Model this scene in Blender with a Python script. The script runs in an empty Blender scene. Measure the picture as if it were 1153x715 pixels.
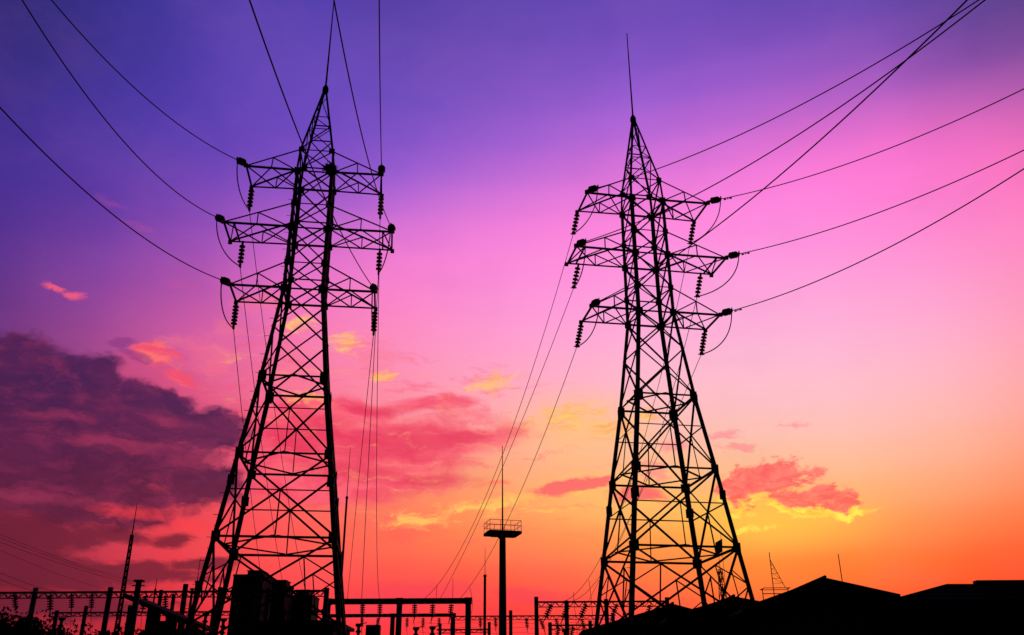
import bpy, math, random
import numpy as np
from mathutils import Vector, Matrix

random.seed(7)
SC = bpy.context.scene
COL = SC.collection
R = math.radians

# ------------------------------------------------------------------ camera
W_PX, H_PX, F_PX = 1153.0, 715.0, 1012.0
PITCH, ROLL = R(23.63), R(0.36)
EYE = Vector((0.0, 0.0, 1.7))
_c, _s = math.cos(PITCH), math.sin(PITCH)
FWD = Vector((0, _c, _s)); UP0 = Vector((0, -_s, _c)); RT0 = Vector((1, 0, 0))
RT = RT0 * math.cos(ROLL) - UP0 * math.sin(ROLL)
UP = RT0 * math.sin(ROLL) + UP0 * math.cos(ROLL)
cam_d = bpy.data.cameras.new("camera")
cam = bpy.data.objects.new("camera", cam_d); COL.objects.link(cam)
cam_d.sensor_width = 36.0
cam_d.lens = 36.0 * F_PX / W_PX
cam_d.clip_start, cam_d.clip_end = 0.1, 6000.0
m = Matrix((RT, UP, -FWD)).transposed().to_4x4(); m.translation = EYE
cam.matrix_world = m
SC.camera = cam

def ray(px, py):
    return FWD + RT * ((px - W_PX / 2) / F_PX) + UP * ((H_PX / 2 - py) / F_PX)
def at(px, py, D):
    """the point seen at photo pixel (px, py) that stands D metres ahead"""
    r = ray(px, py)
    return EYE + r * (D / r.y)
def azel(px, py):
    r = ray(px, py).normalized()
    return np.array([math.degrees(math.atan2(r.x, r.y)), math.degrees(math.asin(r.z))])

# ------------------------------------------------------------------ view
SC.view_settings.view_transform = 'Standard'
SC.view_settings.look = 'None'
SC.view_settings.exposure = 0.0
SC.view_settings.gamma = 1.0
SC.view_settings.use_curve_mapping = False

# ------------------------------------------------------------------ sky
def lin(c):
    return tuple((v / 255 / 12.92) if v / 255 <= 0.04045 else ((v / 255 + 0.055) / 1.055) ** 2.4 for v in c)

SKY = [  # place in the sky (by the photo), colour of the clear sky there
 (0,0,40,36,106),(0,100,54,42,134),(0,200,70,46,146),(0,300,94,50,140),(0,360,100,48,128),(0,450,104,40,98),(0,560,124,36,72),(0,620,144,34,60),(0,690,132,20,38),
 (110,0,58,48,140),(150,130,76,56,166),(150,220,100,58,166),(110,300,132,66,160),(200,320,166,76,166),(150,380,190,78,152),(150,470,198,68,110),(150,560,218,58,78),(150,620,222,52,66),(150,700,200,30,44),
 (310,0,86,64,174),(300,80,92,66,182),(300,150,104,68,186),(300,210,138,80,192),(300,260,180,92,196),(300,300,216,104,196),(300,360,240,112,176),(300,430,244,108,150),(300,500,250,98,122),(300,570,252,84,92),(300,650,254,72,68),(300,710,240,44,52),
 (440,0,88,63,166),(440,60,98,70,178),(440,120,116,78,192),(440,170,138,86,204),(440,210,164,96,210),(440,250,212,112,212),(440,290,244,126,210),(440,340,248,132,198),(440,400,251,142,182),(440,470,252,140,152),(440,560,255,126,98),(440,620,255,106,76),(440,665,252,70,76),(440,710,255,50,62),
 (570,0,98,69,173),(570,60,114,77,186),(570,110,130,83,194),(570,160,156,92,207),(570,195,186,104,213),(570,225,226,118,215),(570,260,249,129,216),(570,320,250,140,216),(570,400,253,160,204),(570,460,254,172,178),(570,530,255,172,128),(570,590,255,150,74),(570,630,255,120,62),(570,662,255,74,70),(570,710,255,48,56),
 (720,0,104,72,178),(720,60,126,80,196),(720,110,152,92,208),(720,150,188,104,217),(720,190,226,118,219),(720,240,250,130,219),(720,320,253,154,219),(720,410,255,182,206),(720,480,255,188,176),(720,550,255,180,120),(720,610,255,158,72),(720,650,255,118,62),(720,700,255,66,56),
 (880,0,105,71,177),(880,60,138,83,192),(880,110,172,94,202),(880,150,218,110,208),(880,190,250,122,216),(880,240,255,136,222),(880,330,255,165,218),(880,420,255,189,208),(880,480,255,193,190),(880,540,255,182,136),(880,610,255,160,64),(880,650,255,126,46),(880,700,255,92,40),
 (1020,0,102,69,168),(1020,50,138,80,180),(1020,100,180,94,192),(1020,150,240,112,202),(1020,200,255,122,211),(1020,260,255,138,212),(1020,330,255,163,212),(1020,420,255,186,200),(1020,480,255,186,170),(1020,540,255,180,136),(1020,600,255,148,72),(1020,650,255,100,42),(1020,700,255,74,34),
 (1153,0,74,54,124),(1153,60,132,74,158),(1153,120,212,100,180),(1153,170,246,112,190),(1153,250,254,132,196),(1153,360,255,160,190),(1153,450,255,174,168),(1153,530,255,154,112),(1153,600,255,108,56),(1153,650,255,74,38),(1153,700,240,54,30),
]
P_ = np.array([azel(a[0], a[1]) for a in SKY]); C_ = np.array([lin(a[2:]) for a in SKY])
C_ = np.log(np.maximum(C_, 0.004))
def rbf_fit():
    d = np.linalg.norm((P_[:, None] - P_[None]) / np.array([1.6, 1.0]), axis=2)
    A = np.concatenate([P_ / 30, np.ones((len(P_), 1))], 1)
    K = d + np.eye(len(P_)) * -0.35
    M = np.block([[K, A], [A.T, np.zeros((3, 3))]])
    return np.linalg.solve(M, np.concatenate([C_, np.zeros((3, 3))], 0))
RBF = rbf_fit()
def sky_col(az, el):
    q = np.array([az, el])
    d = np.linalg.norm((P_ - q) / np.array([1.6, 1.0]), axis=1)
    v = d @ RBF[:-3] + np.array([az / 30, el / 30, 1]) @ RBF[-3:]
    return np.clip(np.exp(v), 0.002, 1.0)

world = bpy.data.worlds.new("World"); SC.world = world
world.use_nodes = True
NT = world.node_tree
for n in list(NT.nodes): NT.nodes.remove(n)
def N(t, **k):
    n = NT.nodes.new(t)
    for a, b in k.items(): setattr(n, a, b)
    return n
def put(sock, v):
    if isinstance(v, bpy.types.NodeSocket): NT.links.new(v, sock)
    elif v is not None: sock.default_value = v
def M(op, a, b=None, c=None, clamp=False):
    n = N('ShaderNodeMath', operation=op, use_clamp=clamp)
    put(n.inputs[0], a)
    if b is not None: put(n.inputs[1], b)
    if c is not None: put(n.inputs[2], c)
    return n.outputs[0]
def VM(op, a, b=None, out=0):
    n = N('ShaderNodeVectorMath', operation=op)
    put(n.inputs[0], a)
    if b is not None: put(n.inputs[1], b)
    return n.outputs[out]
def mixc(f, a, b, mode='MIX'):
    n = N('ShaderNodeMix', data_type='RGBA', blend_type=mode, clamp_factor=True)
    put(n.inputs[0], f); put(n.inputs[6], a); put(n.inputs[7], b)
    return n.outputs[2]
def sstep(v, lo, hi):
    n = N('ShaderNodeMapRange', interpolation_type='SMOOTHSTEP')
    put(n.inputs[0], v); n.inputs[1].default_value = lo; n.inputs[2].default_value = hi
    return n.outputs[0]
def rgb(*c): return lin(c) + (1.0,)

tc = N('ShaderNodeTexCoord')
sp = N('ShaderNodeSeparateXYZ'); NT.links.new(tc.outputs['Generated'], sp.inputs[0])
X, Y, Z = sp.outputs
AZ = M('MULTIPLY', M('ARCTAN2', X, Y), 180 / math.pi)
EL = M('MULTIPLY', M('ARCSINE', Z), 180 / math.pi)
# clear-sky colour: elevation ramps at several bearings, blended by bearing
COLS = [-39, -33, -27, -21, -15, -9, -3, 3, 9, 15, 21, 27, 33, 39]
EL0, EL1 = 2.0, 47.0
ELN = M('DIVIDE', M('SUBTRACT', EL, EL0), EL1 - EL0, clamp=True)
acc = None
for i, az in enumerate(COLS):
    cr = N('ShaderNodeValToRGB'); e = cr.color_ramp; e.interpolation = 'B_SPLINE' if False else 'EASE'
    e.interpolation = 'CARDINAL'
    K = 22
    while len(e.elements) < K: e.elements.new(0.5)
    for k in range(K):
        e.elements[k].position = k / (K - 1)
    for k in range(K):
        e.elements[k].color = tuple(sky_col(az, EL0 + (EL1 - EL0) * k / (K - 1))) + (1,)
    put(cr.inputs[0], ELN)
    if acc is None: acc = cr.outputs[0]
    else:
        w = M('DIVIDE', M('SUBTRACT', AZ, COLS[i - 1]), az - COLS[i - 1], clamp=True)
        acc = mixc(w, acc, cr.outputs[0])
BASE = acc
# coordinates for the clouds: bearing and elevation, warped by turbulence
cmb = N('ShaderNodeCombineXYZ'); put(cmb.inputs[0], AZ); put(cmb.inputs[1], EL)
PV = cmb.outputs[0]
def noise(vec, scale, detail=6, rough=0.6, col=False, off=(0, 0, 0), st=(1, 1, 1)):
    mp = N('ShaderNodeMapping'); put(mp.inputs[0], vec)
    mp.inputs['Location'].default_value = off; mp.inputs['Scale'].default_value = st
    n = N('ShaderNodeTexNoise'); put(n.inputs['Vector'], mp.outputs[0])
    n.inputs['Scale'].default_value = scale; n.inputs['Detail'].default_value = detail; n.inputs['Roughness'].default_value = rough
    return n.outputs['Color' if col else 'Fac']
w1 = VM('SUBTRACT', noise(PV, 0.22, 5, 0.6, True, st=(1, 1.6, 1)), (0.5, 0.5, 0.5))
w1 = VM('MULTIPLY', w1, (5.0, 2.4, 0))
PW = VM('ADD', PV, w1)
FBM = noise(PW, 0.30, 8, 0.62, st=(0.62, 1.25, 1))
FBM2 = noise(PW, 0.75, 7, 0.62, off=(31, 7, 0), st=(0.55, 1.3, 1))
FINE = noise(PW, 1.5, 6, 0.65, off=(11, 3, 0), st=(0.6, 1.2, 1))
PLN = noise(PW, 0.55, 7, 0.62, off=(61, 13, 0), st=(0.38, 1.5, 1))
PB = VM('ADD', PV, VM('MULTIPLY', w1, (0.95, 1.25, 0)))
PS = VM('ADD', PV, VM('MULTIPLY', w1, (0.35, 0.45, 0)))

def cone(vec, px, py, rx, ry, tilt=0):
    t = R(tilt); c0 = azel(px, py)
    ex = (azel(px + rx * math.cos(t), py - rx * math.sin(t)) - azel(px - rx * math.cos(t), py + rx * math.sin(t))) / 2
    ey = (azel(px - ry * math.sin(t), py - ry * math.cos(t)) - azel(px + ry * math.sin(t), py + ry * math.cos(t))) / 2
    mp = N('ShaderNodeMapping', vector_type='TEXTURE'); put(mp.inputs[0], vec)
    mp.inputs['Location'].default_value = (c0[0], c0[1], 0)
    mp.inputs['Rotation'].default_value = (0, 0, math.atan2(ex[1], ex[0]))
    mp.inputs['Scale'].default_value = (np.hypot(*ex), np.hypot(*ey), 1)
    g = N('ShaderNodeTexGradient', gradient_type='SPHERICAL'); put(g.inputs[0], mp.outputs[0])
    return g.outputs['Fac']
def field(vec, blobs):
    f = None
    for b in blobs:
        c = cone(vec, *b)
        if f is None: f = c
        else:
            n = N('ShaderNodeMath', operation='SMOOTH_MAX'); put(n.inputs[0], f); put(n.inputs[1], c); n.inputs[2].default_value = 0.08
            f = n.outputs[0]
    return f
def cloud(blobs, nz, amp, lo, hi, vec=None):
    f = field(vec or PS, blobs)
    g = M('MULTIPLY_ADD', M('SUBTRACT', nz, 0.5), amp, f)
    a = sstep(g, lo, hi)
    return M('MULTIPLY', a, sstep(f, 0.09, 0.30)), g

sky = BASE
hz2 = noise(PW, 0.16, 7, 0.6, off=(2, 77, 0), st=(0.5, 1.0, 1))
sky = mixc(M('MULTIPLY', sstep(hz2, 0.40, 0.72), 0.07), sky, mixc(0.5, sky, rgb(250,150,220)), 'MIX')
sky = mixc(M('MULTIPLY', sstep(hz2, 0.52, 0.30), 0.08), sky, mixc(0.6, sky, rgb(40,24,90)), 'MIX')
a, g = cloud([(430,500,150,34,2),(500,498,90,16,10),(420,462,70,11,2),(390,530,140,20,-3),(480,540,100,14),(350,490,110,40)], PLN, 1.1, 0.22, 0.80)
DEEP = M('MULTIPLY', a, 0.66)
# thin pink wisps over the left half
a, g = cloud([(230,400,130,70),(330,420,110,90),(420,400,90,90),(300,340,90,40),(250,370,60,26)], FBM2, 1.7, 0.55, 1.05)
sky = mixc(M('MULTIPLY', a, 0.45), sky, rgb(252,118,140))
# rosy bank in the middle
a, g = cloud([(430,505,230,62,3),(380,468,120,30,-4),(520,500,130,30,8),(390,548,180,36),(480,455,80,16,4),(320,500,120,60)], FBM, 1.5, 0.18, 0.66)
sky = mixc(M('MULTIPLY', a, 0.84), sky, mixc(sstep(FBM2, 0.36, 0.62), rgb(240,60,100), rgb(253,96,118)))
sky = mixc(DEEP, sky, rgb(228,48,88))
# fine streaks across the middle of the glow
ST = noise(PW, 1.0, 8, 0.68, off=(17, 23, 0), st=(0.35, 1.5, 1))
f = field(PS, [(480,500,300,150),(560,560,220,80),(330,420,160,120)])
sky = mixc(M('MULTIPLY', M('MULTIPLY', sstep(f, 0.1, 0.6), sstep(ST, 0.53, 0.72)), 0.55), sky, rgb(255,160,110))
sky = mixc(M('MULTIPLY', M('MULTIPLY', sstep(f, 0.1, 0.6), sstep(ST, 0.47, 0.30)), 0.55), sky, rgb(246,78,110))
gl = field(PV, [(655,480,120,60),(700,560,150,50)])
sky = mixc(M('MULTIPLY', sstep(gl, 0.05, 1.0), 0.55), sky, rgb(255,196,104))
gl = field(PV, [(865,585,170,52)])
sky = mixc(M('MULTIPLY', sstep(gl, 0.05, 1.0), 0.75), sky, rgb(255,200,70))
# golden wisps
a, g = cloud([(555,432,52,30,12),(640,470,90,34,8),(690,485,60,22),(390,385,46,30),(335,362,46,26),(350,448,60,20),(540,570,110,18,4),(470,585,90,20),(610,575,110,13,6),(740,560,60,30),(730,470,40,20),(430,425,36,16)], FINE, 2.0, 0.44, 0.98)
sky = mixc(M('MULTIPLY', a, 0.8), sky, mixc(sstep(ST, 0.40, 0.60), rgb(255,164,100), rgb(255,206,98)))
a, g = cloud([(450,600,100,26,5),(400,590,50,20),(560,545,70,10,6)], FBM2, 1.7, 0.5, 1.0)
sky = mixc(M('MULTIPLY', a, 0.55), sky, rgb(255,96,84))
# low magenta haze near the horizon
a, g = cloud([(470,668,150,26,3),(600,672,110,20,-3),(690,700,60,22),(420,690,90,26)], FBM, 1.1, 0.3, 0.8)
sky = mixc(M('MULTIPLY', a, 0.55), sky, rgb(246,58,84))
# pink streak between the pylons and its gilt underside
a, g = cloud([(590,560,110,13,9),(650,552,70,9,8)], FINE, 1.2, 0.42, 0.85)
sky = mixc(M('MULTIPLY', a, 0.6), sky, rgb(255,196,96))
a, g = cloud([(632,549,80,15,9),(665,544,50,12,6),(715,556,60,16)], FBM2, 1.3, 0.34, 0.66)
sky = mixc(M('MULTIPLY', a, 0.85), sky, rgb(250,92,104))
# cloud with a bright lower rim at the right
RB = [(872,538,92,44,-4),(935,560,62,34,-12),(838,548,50,36),(900,560,70,22,-4)]
RN = noise(PS, 0.85, 8, 0.66, off=(3, 9, 0), st=(0.6, 1.25, 1))
up1 = VM('ADD', PS, (-0.05, 0.42, 0)); RN1 = noise(up1, 0.85, 8, 0.66, off=(3, 9, 0), st=(0.6, 1.25, 1))
ar, g = cloud([(850,596,70,9,4),(915,580,100,20,-2),(960,577,50,7,6),(845,573,70,15,-3),(895,572,120,36,-4)], FINE, 1.7, 0.46, 0.86)
sky = mixc(M('MULTIPLY', ar, 0.75), sky, rgb(255,190,76))
ar, g = cloud([(862,538,70,36,-4),(935,560,56,30,-12),(838,548,50,30),(900,560,66,22,-4)], RN1, 1.9, 0.36, 0.52, up1)
lowr = sstep(EL, azel(880,545)[1], azel(880,575)[1])
sky = mixc(M('MULTIPLY', M('MULTIPLY', ar, 0.95), lowr), sky, mixc(sstep(FINE, 0.40, 0.62), rgb(255,196,72), rgb(255,238,84)))
ar, g = cloud([(848,596,60,8,4),(965,577,50,7,6),(835,580,40,7,-6)], FINE, 1.3, 0.42, 0.75)
sky = mixc(M('MULTIPLY', ar, 0.8), sky, mixc(sstep(FINE, 0.42, 0.60), rgb(255,190,70), rgb(255,236,84)))
a, g = cloud(RB, RN, 1.9, 0.40, 0.66)
sky = mixc(M('MULTIPLY', a, 0.9), sky, mixc(sstep(FINE, 0.38, 0.66), rgb(250,84,92), rgb(255,124,112)))
a, g = cloud([(812,490,44,13,4),(830,505,60,14),(900,478,40,8),(735,530,50,36),(760,500,40,18)], FINE, 1.8, 0.5, 0.9)
sky = mixc(M('MULTIPLY', a, 0.55), sky, rgb(253,122,140))
# small glowing cloudlets at the left
a, g = cloud([(130,228,60,20,-10),(160,255,50,16,-20),(200,318,60,30)], FBM2, 1.7, 0.55, 1.1)
sky = mixc(M('MULTIPLY', a, 0.16), sky, rgb(222,86,140))
a, g = cloud([(64,326,30,9,-20),(84,334,26,8,-4)], FINE, 1.5, 0.34, 0.85)
sky = mixc(M('MULTIPLY', a, 0.85), sky, rgb(244,92,124))
# the big dark bank, its upper fringe still lit
CUM = M('ADD', M('MULTIPLY', FBM, 0.62), M('MULTIPLY', noise(PW, 0.95, 8, 0.62, off=(5, 41, 0), st=(0.7, 1.1, 1)), 0.38))
a, g = cloud([(160,428,60,46),(190,455,110,62,-18),(235,485,80,60),(255,520,50,60)], CUM, 1.5, 0.06, 0.40, PB)
sky = mixc(M('MULTIPLY', a, 0.32), sky, rgb(226,78,122))
a, g = cloud([(10,430,120,76),(85,440,100,56,-6),(60,500,240,110),(180,470,96,44,-18),(160,505,140,60,-6),(232,490,56,42,-10),(225,545,60,34),(100,560,180,40,-4),(20,405,80,42),(110,428,56,36)], CUM, 1.45, 0.10, 0.50, PB)
dk = mixc(sstep(EL, azel(60,600)[1], azel(60,390)[1]), rgb(86,21,53), rgb(62,27,80))
dk = mixc(M('MULTIPLY', sstep(FBM2, 0.44, 0.72), 0.42), dk, rgb(160,48,92))
dk = mixc(M('MULTIPLY', sstep(FBM, 0.62, 0.40), 0.30), dk, rgb(112,34,80))
dk = mixc(M('MULTIPLY', sstep(FINE, 0.52, 0.30), 0.25), dk, rgb(50,20,64))
dk = mixc(M('MULTIPLY', sstep(FINE, 0.52, 0.75), 0.18), dk, rgb(150,48,92))
b2, g = cloud([(130,500,130,26,-6),(225,515,70,26,-8),(70,470,90,16,-4),(180,470,70,14,-12),(60,560,140,18,-4)], ST, 1.7, 0.34, 0.95)
dk = mixc(M('MULTIPLY', b2, 0.36), dk, rgb(186,56,94))
sky = mixc(M('MULTIPLY', a, 0.95), sky, dk)
a, g = cloud([(174,399,46,24,-10),(205,424,34,12,-20)], FINE, 1.2, 0.24, 0.62)
sky = mixc(M('MULTIPLY', a, 0.95), sky, mixc(sstep(FBM2, 0.4, 0.6), rgb(242,80,112), rgb(253,112,110)))
a, g = cloud([(140,386,38,14,4),(155,404,46,12,-24)], FBM2, 1.3, 0.42, 0.75)
sky = mixc(M('MULTIPLY', a, 0.6), sky, rgb(134,50,128))
# dark shreds below it
a, g = cloud([(200,607,50,15,-2),(130,600,80,16,-8),(160,642,150,18,-5),(40,640,200,50,-10),(30,600,160,40,-6),(60,680,220,30),(230,635,70,14)], FBM2, 1.25, 0.20, 0.66)
sky = mixc(M('MULTIPLY', a, 0.82), sky, rgb(100,22,50))
# hot gaps between the shreds
a, g = cloud([(150,575,130,18,-5),(225,590,80,26,-10),(125,632,30,7)], FBM2, 1.3, 0.46, 0.95)
sky = mixc(M('MULTIPLY', a, 0.55), sky, rgb(252,62,72))
# away from the afterglow the dusk sky is dark
front = M('MULTIPLY', sstep(M('ABSOLUTE', AZ), 85.0, 36.0), sstep(EL, 75.0, 44.0))
DUSK = (0.006, 0.005, 0.016, 1)
sky = mixc(front, DUSK, sky)
sky = mixc(sstep(EL, -1.0, -6.0), sky, (0.004, 0.003, 0.004, 1))
nish = N('ShaderNodeTexSky', sky_type='NISHITA', sun_disc=False)
nish.sun_elevation = R(1.0); nish.sun_rotation = R(16.0)
bg1 = N('ShaderNodeBackground'); put(bg1.inputs[0], sky); bg1.inputs[1].default_value = 1.0
bg2 = N('ShaderNodeBackground'); put(bg2.inputs[0], nish.outputs[0]); bg2.inputs[1].default_value = 0.004
add = N('ShaderNodeAddShader'); NT.links.new(bg1.outputs[0], add.inputs[0]); NT.links.new(bg2.outputs[0], add.inputs[1])
wo = N('ShaderNodeOutputWorld'); NT.links.new(add.outputs[0], wo.inputs[0])

# the sun has all but set behind the roofs at the right
sun_d = bpy.data.lights.new("sun", 'SUN'); sun_d.energy = 0.12; sun_d.angle = R(0.5); sun_d.color = (1.0, 0.55, 0.28)
sun = bpy.data.objects.new("sun", sun_d); COL.objects.link(sun)
sun.rotation_euler = Vector((-math.sin(R(16)), -math.cos(R(16)), -math.tan(R(1.0)))).to_track_quat('-Z', 'Y').to_euler()

# ------------------------------------------------------------------ materials
def mat(name, c, rough=0.7, vary=0.35, scale=3.0, metal=0.0, bump=0.0, spec=0.2, wave=None):
    mt = bpy.data.materials.new(name); mt.use_nodes = True
    t = mt.node_tree; b = t.nodes['Principled BSDF']
    b.inputs['Roughness'].default_value = rough; b.inputs['Metallic'].default_value = metal
    b.inputs['Specular IOR Level'].default_value = spec
    g = t.nodes.new('ShaderNodeTexCoord')
    nz = t.nodes.new('ShaderNodeTexNoise'); nz.inputs['Scale'].default_value = scale; nz.inputs['Detail'].default_value = 6
    t.links.new(g.outputs['Object'], nz.inputs['Vector'])
    r = t.nodes.new('ShaderNodeValToRGB')
    r.color_ramp.elements[0].position = 0.3; r.color_ramp.elements[1].position = 0.7
    r.color_ramp.elements[0].color = tuple(v * (1 - vary) for v in c) + (1,)
    r.color_ramp.elements[1].color = tuple(v * (1 + vary) for v in c) + (1,)
    t.links.new(nz.outputs['Fac'], r.inputs[0]); t.links.new(r.outputs[0], b.inputs['Base Color'])
    src = nz.outputs['Fac']
    if wave:
        wv = t.nodes.new('ShaderNodeTexWave'); wv.bands_direction = wave[0]; wv.inputs['Scale'].default_value = wave[1]
        t.links.new(g.outputs['Object'], wv.inputs['Vector']); src = wv.outputs['Fac']
    if bump:
        bp = t.nodes.new('ShaderNodeBump'); bp.inputs['Strength'].default_value = bump; bp.inputs['Distance'].default_value = 0.03
        t.links.new(src, bp.inputs['Height']); t.links.new(bp.outputs[0], b.inputs['Normal'])
    return mt
STEEL = mat('weathered_steel', (0.034, 0.032, 0.032), 0.8, 0.5, 2.0, spec=0.1)
PORC = mat('brown_porcelain', (0.035, 0.018, 0.012), 0.45, 0.3, 6.0)
WIRE = mat('weathered_aluminium', (0.045, 0.043, 0.043), 0.7, 0.3, 8.0)
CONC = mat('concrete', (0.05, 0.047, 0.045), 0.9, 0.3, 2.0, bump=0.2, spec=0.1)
GREY = mat('grey_paint', (0.03, 0.03, 0.032), 0.85, 0.2, 2.0, spec=0.1)
RED_TINT = mat('red_tint', (0.22, 0.02, 0.015), 0.6, 0.3, 2.0)  # red for the far tower; on the railing it stands in for sky light
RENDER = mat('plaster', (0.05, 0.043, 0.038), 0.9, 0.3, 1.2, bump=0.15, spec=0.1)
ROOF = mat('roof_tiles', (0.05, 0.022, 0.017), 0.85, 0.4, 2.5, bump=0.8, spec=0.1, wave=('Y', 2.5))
SHEET = mat('sheet_metal', (0.025, 0.024, 0.025), 0.9, 0.3, 1.5, spec=0.05, bump=0.6, wave=('X', 3.0))
GLASS = mat('window_glass', (0.02, 0.022, 0.03), 0.15, 0.2, 2.0, spec=0.5)
WOOD = mat('twigs', (0.05, 0.035, 0.022), 0.95, 0.5, 9.0, spec=0.05)
LEAF = mat('foliage', (0.035, 0.055, 0.018), 0.8, 0.6, 0.8, spec=0.1)
BARK = mat('bark', (0.06, 0.045, 0.035), 0.95, 0.4, 4.0, spec=0.05)
SOIL = mat('ground', (0.07, 0.065, 0.045), 0.95, 0.5, 0.3, bump=0.3, spec=0.05)

# ------------------------------------------------------------------ mesh helpers
class MB:
    def __init__(s): s.v = []; s.f = []
    def hexa(s, pts):
        b = len(s.v); s.v += [tuple(p) for p in pts]
        for q in ((0,3,2,1),(4,5,6,7),(0,1,5,4),(1,2,6,5),(2,3,7,6),(3,0,4,7)): s.f.append(tuple(b + i for i in q))
    def box(s, c, d, rz=0.0):
        c = Vector(c); hx, hy, hz = d[0]/2, d[1]/2, d[2]/2; cz, sz = math.cos(rz), math.sin(rz)
        p = []
        for z in (-hz, hz):
            for x, y in ((-hx,-hy),(hx,-hy),(hx,hy),(-hx,hy)):
                p.append(c + Vector((x*cz - y*sz, x*sz + y*cz, z)))
        s.hexa(p)
    def bar(s, a, b, w, h, n):
        """box section from a to b: width w across n x axis, thickness h along n"""
        a, b, n = Vector(a), Vector(b), Vector(n)
        d = (b - a).normalized(); n = (n - d * n.dot(d)).normalized(); q = d.cross(n)
        p = []
        for o in (a, b):
            for i, j in ((-1,-1),(1,-1),(1,1),(-1,1)): p.append(o + q*(i*w/2) + n*(j*h/2))
        s.hexa(p)
    def angle(s, a, b, n1, n2, w, t):
        """L-section: its corner runs from a to b, flanges point along n1 and n2"""
        a, b, n1, n2 = Vector(a), Vector(b), Vector(n1), Vector(n2)
        d = (b - a).normalized(); n1 = (n1 - d*n1.dot(d)).normalized(); n2 = n2 - d*n2.dot(d); n2 = (n2 - n1*n2.dot(n1)).normalized()
        k = len(s.v)
        prof = ((0,0),(w,0),(w,t),(t,t),(t,w),(0,w))
        for o in (a, b):
            for i, j in prof: s.v.append(tuple(o + n1*i + n2*j))
        for i in range(6): s.f.append((k+i, k+(i+1)%6, k+6+(i+1)%6, k+6+i))
        s.f += [(k+3,k+2,k+1,k), (k+5,k+4,k+3,k), (k+6,k+7,k+8,k+9), (k+6,k+9,k+10,k+11)]
    def tube(s, pts, r, n=6, r1=None):
        pts = [Vector(p) for p in pts]; k = len(s.v); L = len(pts)
        for i, p in enumerate(pts):
            d = (pts[min(i+1, L-1)] - pts[max(i-1, 0)]).normalized()
            u = Vector((0,0,1)) if abs(d.z) < 0.95 else Vector((1,0,0))
            a = d.cross(u).normalized(); b = a.cross(d)
            rr = r if r1 is None else r + (r1 - r) * i / (L - 1)
            for j in range(n):
                t = 2*math.pi*j/n; s.v.append(tuple(p + a*math.cos(t)*rr + b*math.sin(t)*rr))
        for i in range(L-1):
            for j in range(n): s.f.append((k+i*n+j, k+i*n+(j+1)%n, k+(i+1)*n+(j+1)%n, k+(i+1)*n+j))
        s.f.append(tuple(k+j for j in reversed(range(n)))); s.f.append(tuple(k+(L-1)*n+j for j in range(n)))
    def lathe(s, base, axis, prof, n=12):
        base, d = Vector(base), Vector(axis).normalized()
        u = Vector((0,0,1)) if abs(d.z) < 0.95 else Vector((1,0,0))
        a = d.cross(u).normalized(); b = a.cross(d); k = len(s.v)
        for h, r in prof:
            for j in range(n):
                t = 2*math.pi*j/n; s.v.append(tuple(base + d*h + a*math.cos(t)*r + b*math.sin(t)*r))
        for i in range(len(prof)-1):
            for j in range(n): s.f.append((k+i*n+j, k+i*n+(j+1)%n, k+(i+1)*n+(j+1)%n, k+(i+1)*n+j))
        s.f.append(tuple(k+j for j in reversed(range(n)))); s.f.append(tuple(k+(len(prof)-1)*n+j for j in range(n)))
    def poly(s, pts, f): 
        k = len(s.v); s.v += [tuple(p) for p in pts]; s.f += [tuple(k+i for i in q) for q in f]
    def build(s, name, material, parent=None, smooth=False):
        me = bpy.data.meshes.new(name)
        off = Vector((0,0,0))
        me.from_pydata(s.v, [], s.f); me.update(); me.materials.append(material)
        if smooth: me.shade_smooth()
        o = bpy.data.objects.new(name, me); COL.objects.link(o)
        if parent: o.parent = parent
        return o
def tag(o, label, cat, group=None):
    o['label'] = label; o['category'] = cat
    if group: o['group'] = group
    return o
def thing(name, label, cat, loc=(0,0,0), rz=0.0, group=None):
    o = bpy.data.objects.new(name, None); COL.objects.link(o)
    o.location = loc; o.rotation_euler = (0, 0, rz); o.empty_display_size = 0.3
    return tag(o, label, cat, group)
def setting(o): o['kind'] = 'structure'; return o
def kids(o): return [c for c in bpy.data.objects if c.parent == o]
def copy_thing(root, loc, rz, label):
    r = root.copy(); COL.objects.link(r); r.location = loc; r.rotation_euler = (0, 0, rz); r['label'] = label
    for ch in kids(root):
        c = ch.copy(); COL.objects.link(c); c.parent = r
        for g in kids(ch):
            d = g.copy(); COL.objects.link(d); d.parent = c
    return r

# ------------------------------------------------------------------ ground
g = MB(); S = 3000.0; nn = 40
for i in range(nn+1):
    for j in range(nn+1):
        x = (abs(2*i/nn-1)**2.2)*(1 if i*2 > nn else -1)*S; y = (abs(2*j/nn-1)**2.2)*(1 if j*2 > nn else -1)*S
        g.v.append((x, y, 0.05*math.sin(x*.05)*math.cos(y*.07)))
for i in range(nn):
    for j in range(nn):
        k = i*(nn+1)+j; g.f.append((k, k+nn+1, k+nn+2, k+1))
setting(g.build('ground', SOIL))

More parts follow.
